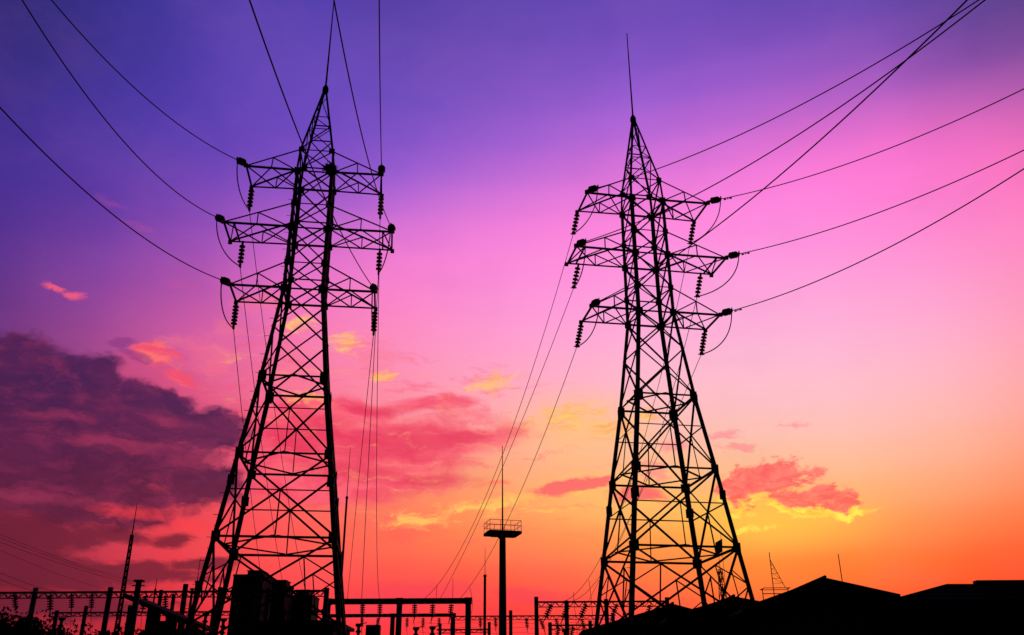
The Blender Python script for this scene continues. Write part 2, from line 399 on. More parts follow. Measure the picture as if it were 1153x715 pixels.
# ------------------------------------------------------------------ pylons
E0 = 1.7
ZB, Z2, ZW = 6.31+E0, 9.80+E0, 13.36+E0
ARM = [('low', 17.756+E0, 3.245, 1.36), ('mid', 20.954+E0, 3.889, 1.32), ('top', 24.102+E0, 3.216, 1.27)]
ZAP = 30.28+E0
PROF = [(0.0, 3.45), (ZB, 2.385), (Z2, 1.935), (ZW, 1.44), (ARM[0][1], 0.95), (ARM[2][1], 0.90), (ARM[2][1]+1.27, 0.83), (ZAP-0.25, 0.07)]
def hw(z):
    for (a, ha), (b, hb) in zip(PROF, PROF[1:]):
        if z <= b: return ha + (hb - ha)*(z - a)/(b - a)
    return 0.05
SG = [(-1,-1),(1,-1),(1,1),(-1,1)]
ZT, SET = ARM[2][1] + ARM[2][3], 0.40      # the peak is set back a little towards the substation side
def corner(k, z):
    h = hw(z); return Vector((SG[k][0]*h, SG[k][1]*h + SET*max(0.0, (z-ZT)/(ZAP-ZT)), z))
FN = [Vector((0,-1,0)), Vector((1,0,0)), Vector((0,1,0)), Vector((-1,0,0))]
def face_pt(k, t, z):   # t in 0..1 along face k
    a, b = corner(k, z), corner((k+1) % 4, z)
    return a + (b - a)*t
def brace(mb, a, b, k, w, off=0.0):
    a, b = Vector(a), Vector(b); n = FN[k]; d = (b - a).normalized(); q = d.cross(n)
    if q.z > 0: q = -q
    o = -n*off
    mb.angle(a + o - q*w*0.5, b + o - q*w*0.5, q, -n, w, max(0.008, w*0.11))
def build_pylon(label, loc, rz):
    t = thing('lattice_pylon', label, 'power pylon', loc, rz, 'lattice power pylons')
    # legs
    for k in range(4):
        mb = MB(); zs = [p[0] for p in PROF]
        n1, n2 = Vector((-SG[k][0],0,0)), Vector((0,-SG[k][1],0))
        for a, b in zip(zs, zs[1:]):
            w = 0.19 if b <= ZW + 0.1 else (0.165 if b < ARM[2][1]+0.1 else 0.10)
            mb.angle(corner(k, a), corner(k, b), n1, n2, w, w*0.13)
        mb.box(corner(k, 0.12) , (0.5, 0.5, 0.1))
        lg = mb.build('leg', STEEL, t)
        c = MB(); c.box(corner(k, 0.0), (0.9, 0.9, 0.16)); c.build('footing', CONC, lg)
        # splice plates where leg lengths are bolted together
        for z in (4.6+E0+4.0, 4.6+E0+8.6):
            p = MB(); q = corner(k, z) + Vector((SG[k][0]*0.012, SG[k][1]*0.012, 0))
            p.box(q + n1*0.13, (0.28, 0.03, 0.42)); p.box(q + n2*0.13, (0.03, 0.28, 0.42)); p.build('splice_plate', STEEL, lg)
        if k in (0,):
            p = MB(); z = 3.0
            while z < ARM[2][1]:
                q = corner(k, z); s = 1 if int(z/0.45) % 2 else -1
                dirv = Vector((SG[k][0], 0, 0)) if s > 0 else Vector((0, SG[k][1], 0))
                p.tube([q, q + dirv*0.19], 0.012, 5); z += 0.45
            
            zz_ = [2.9] + [q_ for q_ in zs if 2.9 < q_ < z] + [z]
            p.tube([corner(k, q_) + Vector((0.02,0.02,0)) for q_ in zz_], 0.025, 5); p.build('step_bolts', STEEL, lg)
    # belts with plan bracing
    for z, w in ((ZB, 0.095), (Z2, 0.085), (ZW, 0.085)):
        mb = MB()
        for k in range(4): brace(mb, corner(k, z), corner((k+1) % 4, z), k, w, 0.01)
        bl = mb.build('belt', STEEL, t)
        mb = MB()
        for k in range(4):
            a, b = face_pt(k, 0.5, z), face_pt((k+1) % 4, 0.5, z)
            a += (b-a)*0.03; mb.bar(a + Vector((0,0,0.06)), b + Vector((0,0,0.06)), 0.09, 0.05, (0,0,1))
        mb.build('plan_bracing', STEEL, bl)
    # big lower panels
    def xpanel(k, z0, z1, w, red, wr):
        mb = MB()
        A0, B0, A1, B1 = corner(k, z0), corner((k+1) % 4, z0), corner(k, z1), corner((k+1) % 4, z1)
        brace(mb, A0, B1, k, w, 0.015); brace(mb, B0, A1, k, w, 0.015 + w*0.13)
        h0, h1 = hw(z0), hw(z1); u = h0/(h0+h1); zc = z0 + (z1-z0)*u
        Cc = (A0 + (B1-A0)*u)
        if red == 1:
            brace(mb, corner(k, zc), corner((k+1) % 4, zc), k, wr, 0.05)
            brace(mb, face_pt(k, 0.5, z0), Cc, k, wr, 0.05)
        if red >= 2:
            for s, (P, Q) in enumerate(((A0, B1), (B0, A1))):
                up = Cc + (Q-Cc)*0.5; ko = (k+1) % 4 if s == 0 else k
                oth = (A0, B0)[1-s] if False else (B0 if s == 0 else A0)
                lo = Cc + (oth-Cc)*0.5
                node = corner(ko, zc - 0.05)
                brace(mb, up, node, k, wr, 0.05); brace(mb, up, lo, k, wr, 0.06); brace(mb, node, lo, k, wr, 0.05)
        mb.build('lattice_panel', STEEL, t)
    def kpanel(k, z0, z1):
        # open lowest panel: big cross with sub-struts
        mb = MB()
        A0, B0, A1, B1 = corner(k, z0), corner((k+1) % 4, z0), corner(k, z1), corner((k+1) % 4, z1)
        brace(mb, A0, B1, k, 0.10, 0.015); brace(mb, B0, A1, k, 0.10, 0.036)
        h0, h1 = hw(z0), hw(z1); u = h0/(h0+h1)
        for s, (P, Q) in enumerate(((A0, B1), (B0, A1))):
            ko = (k+1) % 4 if s == 0 else k          # leg at the upper end of this diagonal
            for f, zl in ((0.78, -0.30), (0.62, -0.75)):
                p = P + (Q-P)*f
                brace(mb, p, corner(ko, p.z - (z1-p.z)*0.9 + 0.2), k, 0.075, 0.05)
                brace(mb, p, p + Vector((0,0,-(z1-p.z)*1.5 - 0.3)) , k, 0.06, 0.06)
            kl = k if s == 0 else (k+1) % 4
            for f in (0.18, 0.34):
                p = P + (Q-P)*f
                brace(mb, p, corner(kl, p.z + 0.9), k, 0.07, 0.05); brace(mb, p, corner(kl, p.z*1.0), k, 0.06, 0.06)
        mb.build('lattice_panel', STEEL, t)
    for k in range(4):
        kpanel(k, 0.35, ZB-3.35)
        xpanel(k, ZB-3.35, ZB, 0.085, 2, 0.05)
        xpanel(k, ZB, Z2, 0.085, 1, 0.05)
        xpanel(k, Z2, ZW, 0.08, 1, 0.045)
        zm = ZW + (ARM[0][1]-ZW)*0.56
        xpanel(k, ZW, zm, 0.07, 0, 0.05); xpanel(k, zm, ARM[0][1], 0.07, 0, 0.05)
        for i in range(3):
            z0 = ARM[i][1]; zt = z0 + ARM[i][3]
            xpanel(k, z0, zt, 0.065, 0, 0.05)
            if i < 2: xpanel(k, zt, ARM[i+1][1], 0.065, 0, 0.05)
    # chords across the body at each arm
    for i in range(3):
        for z, w in ((ARM[i][1], 0.085), (ARM[i][1]+ARM[i][3], 0.055)):
            mb = MB()
            for k in range(4): brace(mb, corner(k, z), corner((k+1) % 4, z), k, w, 0.012)
            mb.build('body_chord', STEEL, t)
    # peak
    mb = MB(); zt = ARM[2][1] + ARM[2][3]
    HP = ZAP - zt; lv = [zt, zt+HP*0.32, zt+HP*0.50]
    for k in range(4):
        for z in lv[1:]: brace(mb, corner(k, z), corner((k+1) % 4, z), k, 0.05, 0.02)
        brace(mb, corner(k, lv[0]), corner((k+1) % 4, lv[1]), k, 0.045, 0.01); brace(mb, corner((k+1) % 4, lv[0]), corner(k, lv[1]), k, 0.045, 0.016)
        a_, b_ = (k, (k+1) % 4) if k % 2 else ((k+1) % 4, k)
        brace(mb, corner(a_, lv[1]), corner(b_, lv[2]), k, 0.045, 0.01)
        brace(mb, corner(b_, lv[2]), corner(a_, zt+HP*0.82), k, 0.04, 0.01)
    mb.lathe((0,SET,ZAP-0.55), (0,0,1), [(0,.10),(.12,.165),(.34,.16),(.48,.10),(.56,.05)], 10)
    mb.build('peak', STEEL, t)
    mb = MB(); mb.tube([(0,SET,ZAP-0.1),(0,SET,ZAP+2.5),(0,SET,ZAP+5.75)], 0.05, 8, 0.026); mb.build('lightning_rod', STEEL, t)
    # gusset plates
    for i in range(3):
        for k in range(4):
            for z in (ARM[i][1], ARM[i][1]+ARM[i][3]):
                q = corner(k, z); s = 0.17 if z == ARM[i][1] else 0.14
                mb = MB(); mb.box(q + Vector((-SG[k][0]*0.10, SG[k][1]*0.016, 0)), (s*2, 0.02, s*2.0)); mb.box(q + Vector((SG[k][0]*0.016, -SG[k][1]*0.10, 0)), (0.02, s*2, s*2.0))
                mb.build('gusset_plate', STEEL, t)
    for z in (ZB, Z2, ZW):
        for k in range(4):
            q = corner(k, z); mb = MB()
            mb.box(q + Vector((-SG[k][0]*0.14, SG[k][1]*0.016, -0.02)), (0.34, 0.02, 0.42)); mb.box(q + Vector((SG[k][0]*0.016, -SG[k][1]*0.14, -0.02)), (0.02, 0.34, 0.42))
            mb.build('gusset_plate', STEEL, t)
    # crossarms: a near and a far truss each side, tied at the tips
    for i, (nm, z, L, dz) in enumerate(ARM):
        th = 0.965
        for sx in (-1, 1):
            bz = hw(z); bt = hw(z+dz); tr = {}
            for sy in (-1, 1):
                am = MB()
                b0 = Vector((sx*bz, sy*bz, z)); tp = Vector((sx*L, sy*th, z)); tt = Vector((sx*bt, sy*bt, z+dz))
                n = Vector((0, sy, 0))
                am.angle(b0, tp, (0,0,1), -n, 0.085, 0.012)          # bottom chord
                am.angle(tt, tp + Vector((0,0,0.09)), (0,0,-1), -n, 0.07, 0.010)  # tie
                pm = b0 + (tp-b0)*0.50; tm = tt + (tp-tt)*0.50
                am.bar(pm, tm, 0.05, 0.04, n)
                am.bar(b0 + Vector((0,0,0.02)), tm, 0.05, 0.04, n)
                am.box(tp + Vector((sx*0.03, sy*0.05, 0.02)), (0.18, 0.12, 0.18))
                tr[sy] = am.build('crossarm_truss', STEEL, t)
            o = tr[-1]
            # plan lacing between the two trusses
            pl = MB(); zz = Vector((0,0,0.03))
            A, B = Vector((sx*bz,-bz,z)), Vector((sx*bz,bz,z)); Ct, Dt = Vector((sx*L,-th,z)), Vector((sx*L,th,z))
            m1, m2 = A+(Ct-A)*0.5, B+(Dt-B)*0.5
            pl.bar(A+zz, m2+zz, 0.055, 0.04, (0,0,1)); pl.bar(m2+zz, Ct+zz, 0.055, 0.04, (0,0,1))
            pl.bar(B+zz*2, m1+zz*2, 0.05, 0.04, (0,0,1)); pl.bar(m1+zz*2, Dt+zz*2, 0.05, 0.04, (0,0,1))
            if i == 1:
                m3, m4 = A+(Ct-A)*0.85, B+(Dt-B)*0.85
                pl.bar(m3+zz, m4+zz, 0.07, 0.06, (0,0,1)); pl.bar(m3+zz*1.5, Dt+zz*1.5, 0.05, 0.04, (0,0,1))
            pl.build('plan_lacing', STEEL, o)
            tp = MB(); tp.bar(Ct + Vector((0,-0.02,0)), Dt + Vector((0,0.02,0)), 0.085, 0.07, (0,0,1)); tp.build('end_beam', STEEL, o)
    return t
LEFT_T = (Vector((-9.68, 38.09, 0)), R(7.6))
RIGHT_T = (Vector((6.85, 40.86, 0)), R(10.25))
pyl = build_pylon('black steel lattice pylon on the left, bird nest lodged at its top crossarm', *LEFT_T)
copy_thing(pyl, *RIGHT_T, 'black steel lattice pylon on the right behind the low roofs, full lightning rod in view')
def tower_pt(T, p):
    c, s = math.cos(T[1]), math.sin(T[1]); p = Vector(p)
    return T[0] + Vector((p.x*c - p.y*s, p.x*s + p.y*c, p.z))

# bird's nest in the left pylon
rn = random.Random(3); mb = MB()
nc = at(371.5, 190, LEFT_T[0].y - 0.6)
for i in range(230):
    d = Vector((rn.gauss(0,1), rn.gauss(0,1), rn.gauss(0,.75))).normalized()
    p = nc + Vector((d.x*.26, d.y*.26, d.z*.22))*rn.random()**.4
    q = Vector((rn.gauss(0,1), rn.gauss(0,1), rn.gauss(0,.6))).normalized()*rn.uniform(.10,.27)
    mb.tube([p-q, p+q*0.2+Vector((0,0,rn.gauss(0,.02))), p+q], 0.011, 4)
mb.lathe(nc - Vector((0,0,.16)), (0,0,1), [(0,.10),(.06,.22),(.2,.27),(.3,.2)], 10)
tag(mb.build('bird_nest', WOOD), 'dark round bird nest of twigs lodged in the left pylon at its top crossarm', 'bird nest')

# ------------------------------------------------------------------ insulators, lines
def disc_prof(r): return [(0,.045),(.02,.07),(.05,r*.85),(.09,r),(.125,r*.95),(.135,.06),(.17,.045)]
INS = None
def insulator(label, base, axis, n=6, pitch=0.19, r=0.15, group='hanging insulator strings', name='insulator_string'):
    axis = Vector(axis).normalized()
    q = axis.to_track_quat('Z', 'Y')
    t = thing(name, label, 'insulator', base, 0, group); t.rotation_euler = q.to_euler()
    L = n*pitch
    mb = MB(); mb.tube([(0,0,-.06),(0,0,0.16)], 0.06, 6); mb.tube([(0,0,.1),(0,0,.18+L)], 0.03, 6); mb.build('link_rod', STEEL, t)
    for i in range(n):
        d = MB(); d.lathe((0,0,0.14+i*pitch), (0,0,1), disc_prof(r), 14); d.build('porcelain_disc', PORC, t, True)
    c = MB(); c.box((0,0,.18+L+.06), (.10,.16,.16)); c.tube([(0,-.16,.18+L+.11),(0,.16,.18+L+.11)], .03, 6); c.build('wire_clamp', STEEL, t)
    return Vector(base) + axis*(.18+L+.1)

def cable(pts, r, name, label, cat, group):
    # keep origin at the first point
    p0 = Vector(pts[0]); mb = MB(); mb.tube([Vector(p)-p0 for p in pts], r, 6)
    o = mb.build(name, WIRE); o.location = p0
    return tag(o, label, cat, group)
def plane_hit(P0, E, px, py):
    """parameter along the P0->E plan line, and height, where the ray through (px,py) meets that vertical plane"""
    d = Vector((E.x-P0.x, E.y-P0.y)); r = ray(px, py)
    # EYE.xy + r.xy*t = P0.xy + d*s
    a = np.array([[r.x, -d.x],[r.y, -d.y]]); b = np.array([P0.x-EYE.x, P0.y-EYE.y])
    t, s = np.linalg.solve(a, b)
    return s, EYE.z + r.z*t
def curve_fn(P0, E, mids):
    """height along the span: parabola through both ends, least squares through the seen points"""
    num = den = 0.0
    for px, py in mids:
        s, z = plane_hit(P0, E, px, py)
        base = P0.z + (E.z-P0.z)*s; w = s*(s-1)
        num += (z-base)*w; den += w*w
    k = num/den if den else 0.0
    return k
def span(P0, E, k, n=28, ext=0.0):
    pts = []
    for i in range(n+1):
        s = (1+ext)*i/n
        pts.append(Vector((P0.x+(E.x-P0.x)*s, P0.y+(E.y-P0.y)*s, P0.z+(E.z-P0.z)*s + k*s*(s-1))))
    return pts

LVN = {'low': 'lowest', 'mid': 'middle', 'top': 'top'}
OVER = {  # exit pixel, its distance ahead, pixels the wire passes on the way
 ('L','top',-1): ((58,0), 23.6, [(200,139.3)]), ('L','mid',-1): ((25,0), 20.1, [(200,217.4)]), ('L','low',-1): ((0,121), 21.0, [(200,291.8)]),
 ('L','top',1): ((427,0), 23.6, [(427.5,60)]), ('L','mid',1): ((376,0), 20.1, [(388.4,60),(422.9,211)]), ('L','low',1): ((281,0), 16.4, [(303,60),(341,157),(373.7,245)]),
 ('R','top',-1): ((1102,0), 23.2, [(993,64.8),(880,127),(741,194)]), ('R','mid',-1): ((1109,0), 20.0, [(993,84.6),(852,180),(782.6,221.6)]), ('R','low',-1): ((1089,0), 17.0, [(993,91),(880,195),(786,272)]),
 ('R','top',1): ((1153,100), 28.0, [(880,207.7)]), ('R','mid',1): ((1153,169), 28.0, [(880,274.4)]), ('R','low',1): ((1153,190), 25.5, [(880,331.8),(858,340)]),
}
DOWN = {  # where each wire lands on the substation gantry
 ('L','top',-1): ((345,671), 71, [(308,450),(322,549)]), ('L','mid',-1): ((321,671), 71, [(288,433),(300,549)]), ('L','low',-1): ((297,671), 71, [(275.5,478),(281,555)]),
 ('L','top',1): ((428,676), 72, [(424,556)]), ('L','mid',1): ((408.5,677), 72, [(418,455),(413,560)]), ('L','low',1): ((391,677), 72, [(402,560)]),
 ('R','top',-1): ((474,677), 72, [(549,555),(492,658)]), ('R','mid',-1): ((494,677), 72, [(552,555),(510,652)]), ('R','low',-1): ((515,677), 72, [(600,518),(561,608),(529,662)]),
 ('R','top',1): ((622,678), 75, [(676,631),(646,667)]), ('R','mid',1): ((640,678), 75, [(690,625)]), ('R','low',1): ((662,678), 75, [(743.5,483),(700,618)]),
}
SIDE = {-1: 'left', 1: 'right'}; TN = {'L': 'left', 'R': 'right'}
BRACKETS = []
for tk, T in (('L', LEFT_T), ('R', RIGHT_T)):
    for i, (nm, z, L, dz) in enumerate(ARM):
        th = 0.965
        for sx in (-1, 1):
            where = '%s end of the %s pylon\'s %s crossarm' % (SIDE[sx], TN[tk], LVN[nm])
            key = (tk, nm, sx)
            tip = tower_pt(T, (sx*(L+0.02), -th-0.22, z+0.02))
            (ex, ey), D, mids = OVER[key]
            Ept = at(ex, ey, D)
            k = curve_fn(tip, Ept, mids)
            pts = span(tip, Ept, k)
            ax = (pts[1]-pts[0]).normalized()
            end = insulator('black strain insulator pointing at the viewer from %s' % where, tip, ax, 3, 0.16, 0.18, 'strain insulator strings', 'strain_insulator')
            s0 = (end-tip).length/(Ept-tip).length
            full = []
            for j in range(41):
                s = s0 + (1.0-s0)*j/40
                full.append(Vector((tip.x+(Ept.x-tip.x)*s, tip.y+(Ept.y-tip.y)*s, tip.z+(Ept.z-tip.z)*s + k*s*(s-1))))
            # beyond the frame the line runs on over the viewer's head
            d = (full[-1]-full[-3])/ (full[-1]-full[-3]).length; p = full[-1].copy()
            for j in range(12):
                p = p + Vector((d.x, d.y, d.z))*4.0; d.z *= 0.7; full.append(p.copy())
            go = {('L',-1): 'to the top left corner', ('L',1): 'to the top edge', ('R',-1): 'to the top right', ('R',1): 'to the right edge'}[(tk, sx)]
            ln = cable(full, 0.022, 'power_line', 'power line from %s %s' % (where, go), 'power line', 'overhead power lines')
            if tk == 'R' and sx == 1:
                q = full[1] + (full[2]-full[1])*0.2 - ln.location; a = (full[2]-full[1]).normalized()
                db = MB()
                db.tube([q - a*.20 - Vector((0,0,.07)), q - Vector((0,0,.07)), q + a*.20 - Vector((0,0,.07))], .014, 5)
                for e in (-1, 1): db.tube([q + a*.24*e - Vector((0,0,.07)), q + a*.14*e - Vector((0,0,.07))], .04, 8)
                db.tube([q, q - Vector((0,0,.08))], .025, 6)
                db.build('vibration_damper', STEEL, ln)
            # hanging string at the far side of the arm
            hx = sx*L if i != 1 else sx*(L*0.85)
            hang = tower_pt(T, (hx, th - (0.02 if i == 1 else 0.0), z+0.02))
            bot = hang + Vector((0,0,-1.55))
            (gx, gy), D, mids = DOWN[key]
            G = at(gx, gy, D)
            aim = (G-hang).normalized()
            swing = Vector((-0.22, 0.12, -1)).normalized() if tk == 'R' else Vector((aim.x*.05, aim.y*.05, -1)).normalized()
            bot = insulator('black hanging insulator string under %s' % where, hang, swing, 5 + (nm == 'low'), 0.20 if nm != 'low' else 0.17, 0.15)
            k = curve_fn(bot, G, mids)
            cable(span(bot, G, k, 30), 0.017, 'down_line', 'thin wire dropping to the substation from %s' % where, 'power line', 'wires down to the substation')
            # jumper loop from the strain end to the hanging clamp
            A, B = end.copy(), bot
            c1 = A + (B-A)*0.03; c1.z = B.z - 0.15; c2 = B + (A-B)*0.55; c2.z = B.z - 0.42
            jp = []
            for j in range(19):
                u = j/18; jp.append(A*(1-u)**3 + c1*3*u*(1-u)**2 + c2*3*u*u*(1-u) + B*u**3)
            cable(jp, 0.028, 'jumper_cable', 'black jumper loop hanging between insulators at %s' % where, 'jumper cable', 'jumper loops on the pylons')

# danger plate on the right pylon
p = at(809.5, 616, RIGHT_T[0].y - 2.3); mb = MB(); u = Vector((0.16,0.04,0.09)); v = Vector((0.02,0.0,0.27))
nrm = u.cross(v).normalized()*0.006
mb.hexa([p-u-v-nrm, p+u-v-nrm, p+u-v+nrm, p-u-v+nrm, p-u+v-nrm, p+u+v-nrm, p+u+v+nrm, p-u+v+nrm])
st = mb.build('notice_plate', GREY)
tag(st, 'small tilted dark plate hung low on the right pylon\'s belt bracing', 'plate')

# ------------------------------------------------------------------ houses at the right
def gable_house(label, lpx, ppx, rpx, D, depth, eave_drop=0.0, roofmat=ROOF, group='low roofed houses'):
    """gable end faces the viewer: left eave pixel, ridge pixel, right eave pixel"""
    a, p, b = at(*lpx, D-.45), at(*ppx, D-.45), at(*rpx, D-.45)
    for v in (a, p, b): v.y = D
    p.z -= .03
    root = thing('low_house', label, 'house', (p.x, D, 0), 0, group)
    o = Vector((p.x, D, 0)); a, p, b = a-o, p-o, b-o
    th = 0.16; ov = 0.45
    rf = MB()
    for e in (a, b):
        n = Vector((-(p-e).z, 0, (p-e).x)).normalized()
        if n.z < 0: n = -n
        q = [e + Vector((0,-ov,0)), p + Vector((0,-ov,0)), p + Vector((0,depth,0)), e + Vector((0,depth,0))]
        if e is b: q = [q[1], q[0], q[3], q[2]]
        rf.hexa([x - n*th for x in q] + q)
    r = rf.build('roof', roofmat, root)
    cp = MB(); cp.tube([p + Vector((0,-ov,0.02)), p + Vector((0,depth,0.02))], 0.045, 8); cp.build('ridge_cap', roofmat, r)
    fz = min(a.z, b.z) - 0.25
    wl = MB(); ins = 0.55
    la = a.x + ins*0.7; rb = b.x - ins*0.7
    def roofz(x):
        e = a if x < p.x else b
        return e.z + (p.z-e.z)*(x-e.x)/(p.x-e.x) - th - 0.04
    F = [(la,0,0),(rb,0,0),(rb,0,roofz(rb)),(p.x,0,roofz(p.x)),(la,0,roofz(la))]
    Bk = [(x, depth-0.4, zz) for x, _, zz in F]
    wl.poly(F + Bk, [(0,1,2,3,4),(9,8,7,6,5),(0,5,6,1),(1,6,7,2),(4,9,5,0),(2,7,8,3),(3,8,9,4)])
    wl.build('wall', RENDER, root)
    # windows and a door in the front wall
    span_ = rb - la; nwin = max(2, int(span_/2.6))
    for i in range(nwin):
        x = la + span_*(i+0.5)/nwin
        if i == nwin//2:
            d = MB(); d.box((x,-0.03,1.05), (0.95,0.06,2.1)); dd = d.build('door', WOOD, root)
            h = MB(); h.tube([(x+.35,-.06,1.05),(x+.35,-.13,1.05)], .03, 8); h.build('handle', STEEL, dd)
            continue
        f = MB()
        for (cx, cz, w, h) in ((x,2.05,1.3,.08),(x,0.95,1.3,.08),(x-.61,1.5,.08,1.02),(x+.61,1.5,.08,1.02),(x,1.5,.05,1.02)): f.box((cx,-0.03,cz),(w,0.08,h))
        w = f.build('window', GREY, root)
        gl = MB(); gl.box((x,-0.012,1.5),(1.14,0.02,1.02)); gl.build('pane', GLASS, w)
    gt = MB()
    for e in (a, b): gt.tube([e + Vector((0,-ov,-.12)), e + Vector((0,depth,-.12))], .07, 8)
    gt.build('gutter', GREY, root)
    return root
gable_house('low house with the smallest gable, right of the gantry under the right pylon', (655,710), (757.6,678.6), (800,691), 31.0, 9)
gable_house('low house with the middle gable, between the right pylon\'s two right legs', (752,694), (826.3,670.2), (868,679), 28.5, 8)
gable_house('low house with the tallest gable peak, right of the right pylon', (838,683), (929,649), (1014,669), 26.0, 11)
# long hip-roofed building at the far right
D = 27.0
q0, q1, q2, q3 = at(1008,669,D), at(1066,657.4,D), at(1240,657.4,D), at(1300,669,D)
root = thing('hall_building', 'long hall with a flat ridge and raised roof end at the right edge', 'building', (q1.x, D, 0), 0)
o = Vector((q1.x, D, 0)); q0, q1, q2, q3 = q0-o, q1-o, q2-o, q3-o
e0, e3 = Vector((q0.x-.6, -0.5, q0.z-.25)), Vector((q3.x+.6, -0.5, q0.z-.25))
mb = MB(); dp = 8.0
r0, r1 = q1 + Vector((0,3.5-3.5,0)), q2.copy()
b0, b3 = e0 + Vector((0,dp+.5,0)), e3 + Vector((0,dp+.5,0)); r0b, r1b = r0 + Vector((0,dp-3,0)), r1 + Vector((0,dp-3,0))
lo = Vector((0,0,-.14))
top = [e0,e3,b3,b0,r0,r1,r1b,r0b]
mb.poly(top + [v+lo for v in top], [(0,1,5,4),(1,2,6,5),(2,3,7,6),(3,0,4,7),(4,5,6,7),(8,12,13,9),(9,13,14,10),(10,14,15,11),(11,15,12,8),(15,14,13,12),(0,8,9,1),(1,9,10,2),(2,10,11,3),(3,11,8,0)])
rf = mb.build('roof', ROOF, root)
s0, s1 = at(1100,653.2,D)-o, at(1240,653.2,D)-o
mb = MB(); hx = (s0.x+s1.x)/2
mb.box((hx, 0.14, s0.z-.2), (s1.x-s0.x, .26, .4)); mb.build('roof_parapet', CONC, rf)
mb = MB(); mb.box(((e0.x+e3.x)/2, dp/2, (e0.z-.16)/2), (e3.x-e0.x-1.0, dp-.6, e0.z-.16)); mb.build('wall', RENDER, root)
for x in (1.2, 4.0, 6.8):
    f = MB()
    for (cx, cz, w, h) in ((x,3.35,1.5,.08),(x,2.05,1.5,.08),(x-.71,2.7,.08,1.22),(x+.71,2.7,.08,1.22),(x,2.7,.05,1.22)): f.box((cx,0.28,cz),(w,0.1,h))
    w = f.build('window', GREY, root); gl = MB(); gl.box((x,0.29,2.7),(1.34,0.03,1.22)); gl.build('pane', GLASS, w)

# thin aerials above the roofs
def rod(label, pb, pt, D, r0, r1=None, name='lightning_mast', cat='mast', group=None, thick=None):
    """rod between two pixels; thick = (pixel where the thick lower tube ends, radius)"""
    a, b = at(*pb, D), at(*pt, D)
    a.z = 0.0; b.x = a.x = (b.x + at(*pb, D).x)/2
    t = thing(name, label, cat, (a.x, D, 0), 0, group)
    H = b.z
    if thick:
        zt = at(pt[0], thick[0], D).z
        m1 = MB(); m1.tube([(0,0,0),(0,0,zt)], thick[1]*1.3, 10, thick[1]); m1.build('pole', STEEL, t)
        m2 = MB(); m2.tube([(0,0,zt-.02),(0,0,H)], r0, 6, r0*.5); m2.build('rod', STEEL, t)
        m3 = MB(); m3.tube([(0,0,zt-.1),(0,0,zt+.06)], thick[1]*1.35, 10); m3.build('collar', STEEL, t)
    else:
        m1 = MB(); m1.tube([(0,0,0),(0,0,H)], r0, 6, r1 or r0*.5); m1.build('rod', STEEL, t)
        m3 = MB(); m3.box((0,0,.1),(.4,.4,.2)); m3.build('base_block', CONC, t)
    return t
rod('thin bare aerial rod behind the tallest gable peak at right', (948,664), (945.5,624), 45, .035, .02, 'aerial_rod', 'aerial')
rod('thin lightning mast just right of the left pylon, thick to half height', (386,715), (389,503), 62, .03, None, 'lightning_mast', 'mast', 'lightning masts', (560, .07))
rod('thin lightning mast between the gantry and the floodlight mast', (547,715), (545,617), 78, .03, None, 'lightning_mast', 'mast', 'lightning masts', (648, .11))
rod('short thin mast just left of the left pylon\'s foot', (218,715), (222,629), 66, .03, None, 'lightning_mast', 'mast', 'lightning masts', (655, .12))
rod('tiny thin rod above the left gantry beam, between two columns', (173,690), (175,651), 80, .04, None, 'lightning_mast', 'mast', 'lightning masts', (664, .07))
rod('thin faint rod behind the right pylon\'s right side', (816,680), (814,600), 160, .05, .03, 'aerial_rod', 'aerial')

# lattice masts
def lattice_mast(label, px, y0, y1, D, w0, w1, ntop, material=STEEL, name='lattice_mast', rodtop=None, sect=8, r=.035, cat='mast', bands=None):
    b = at(px, y0, D); tpt = at(px, y1, D)
    t = thing(name, label, cat, (b.x, D, 0), 0.3)
    H = tpt.z
    def c(k, z):
        h = (w0 + (w1-w0)*z/H)/2; return Vector((SG[k][0]*h, SG[k][1]*h, z))
    for k in range(4):
        m_ = MB(); m_.tube([c(k,0), c(k,H)], r*1.3, 6); m_.build('leg', material, t)
    m_ = MB(); zs = [H*(1-(1-i/sect)**1.0) for i in range(sect+1)]
    for z0, z1 in zip(zs, zs[1:]):
        for k in range(4):
            m_.tube([c(k,z0), c((k+1)%4,z1)], r*.8, 5); m_.tube([c((k+1)%4,z0), c(k,z1)], r*.8, 5); m_.tube([c(k,z1), c((k+1)%4,z1)], r*.8, 5)
    m_.build('lattice', material, t)
    if rodtop:
        zt = at(px, rodtop, D).z; m_ = MB(); m_.tube([(0,0,H-.1),(0,0,zt)], r*1.2, 6, r*.5); m_.build('rod', STEEL, t)
    return t
lattice_mast('slim tapering lattice mast with a needle tip at the far left', 130.5, 715, 603, 58, 0.32, 0.14, 0, rodtop=567, sect=30, r=.036)
lattice_mast('distant red lattice telecom tower seen through the right pylon', 815.5, 690, 641, 330, 5.0, 1.0, 0, RED_TINT, 'telecom_tower', rodtop=626, sect=9, r=.10, cat='telecom tower')

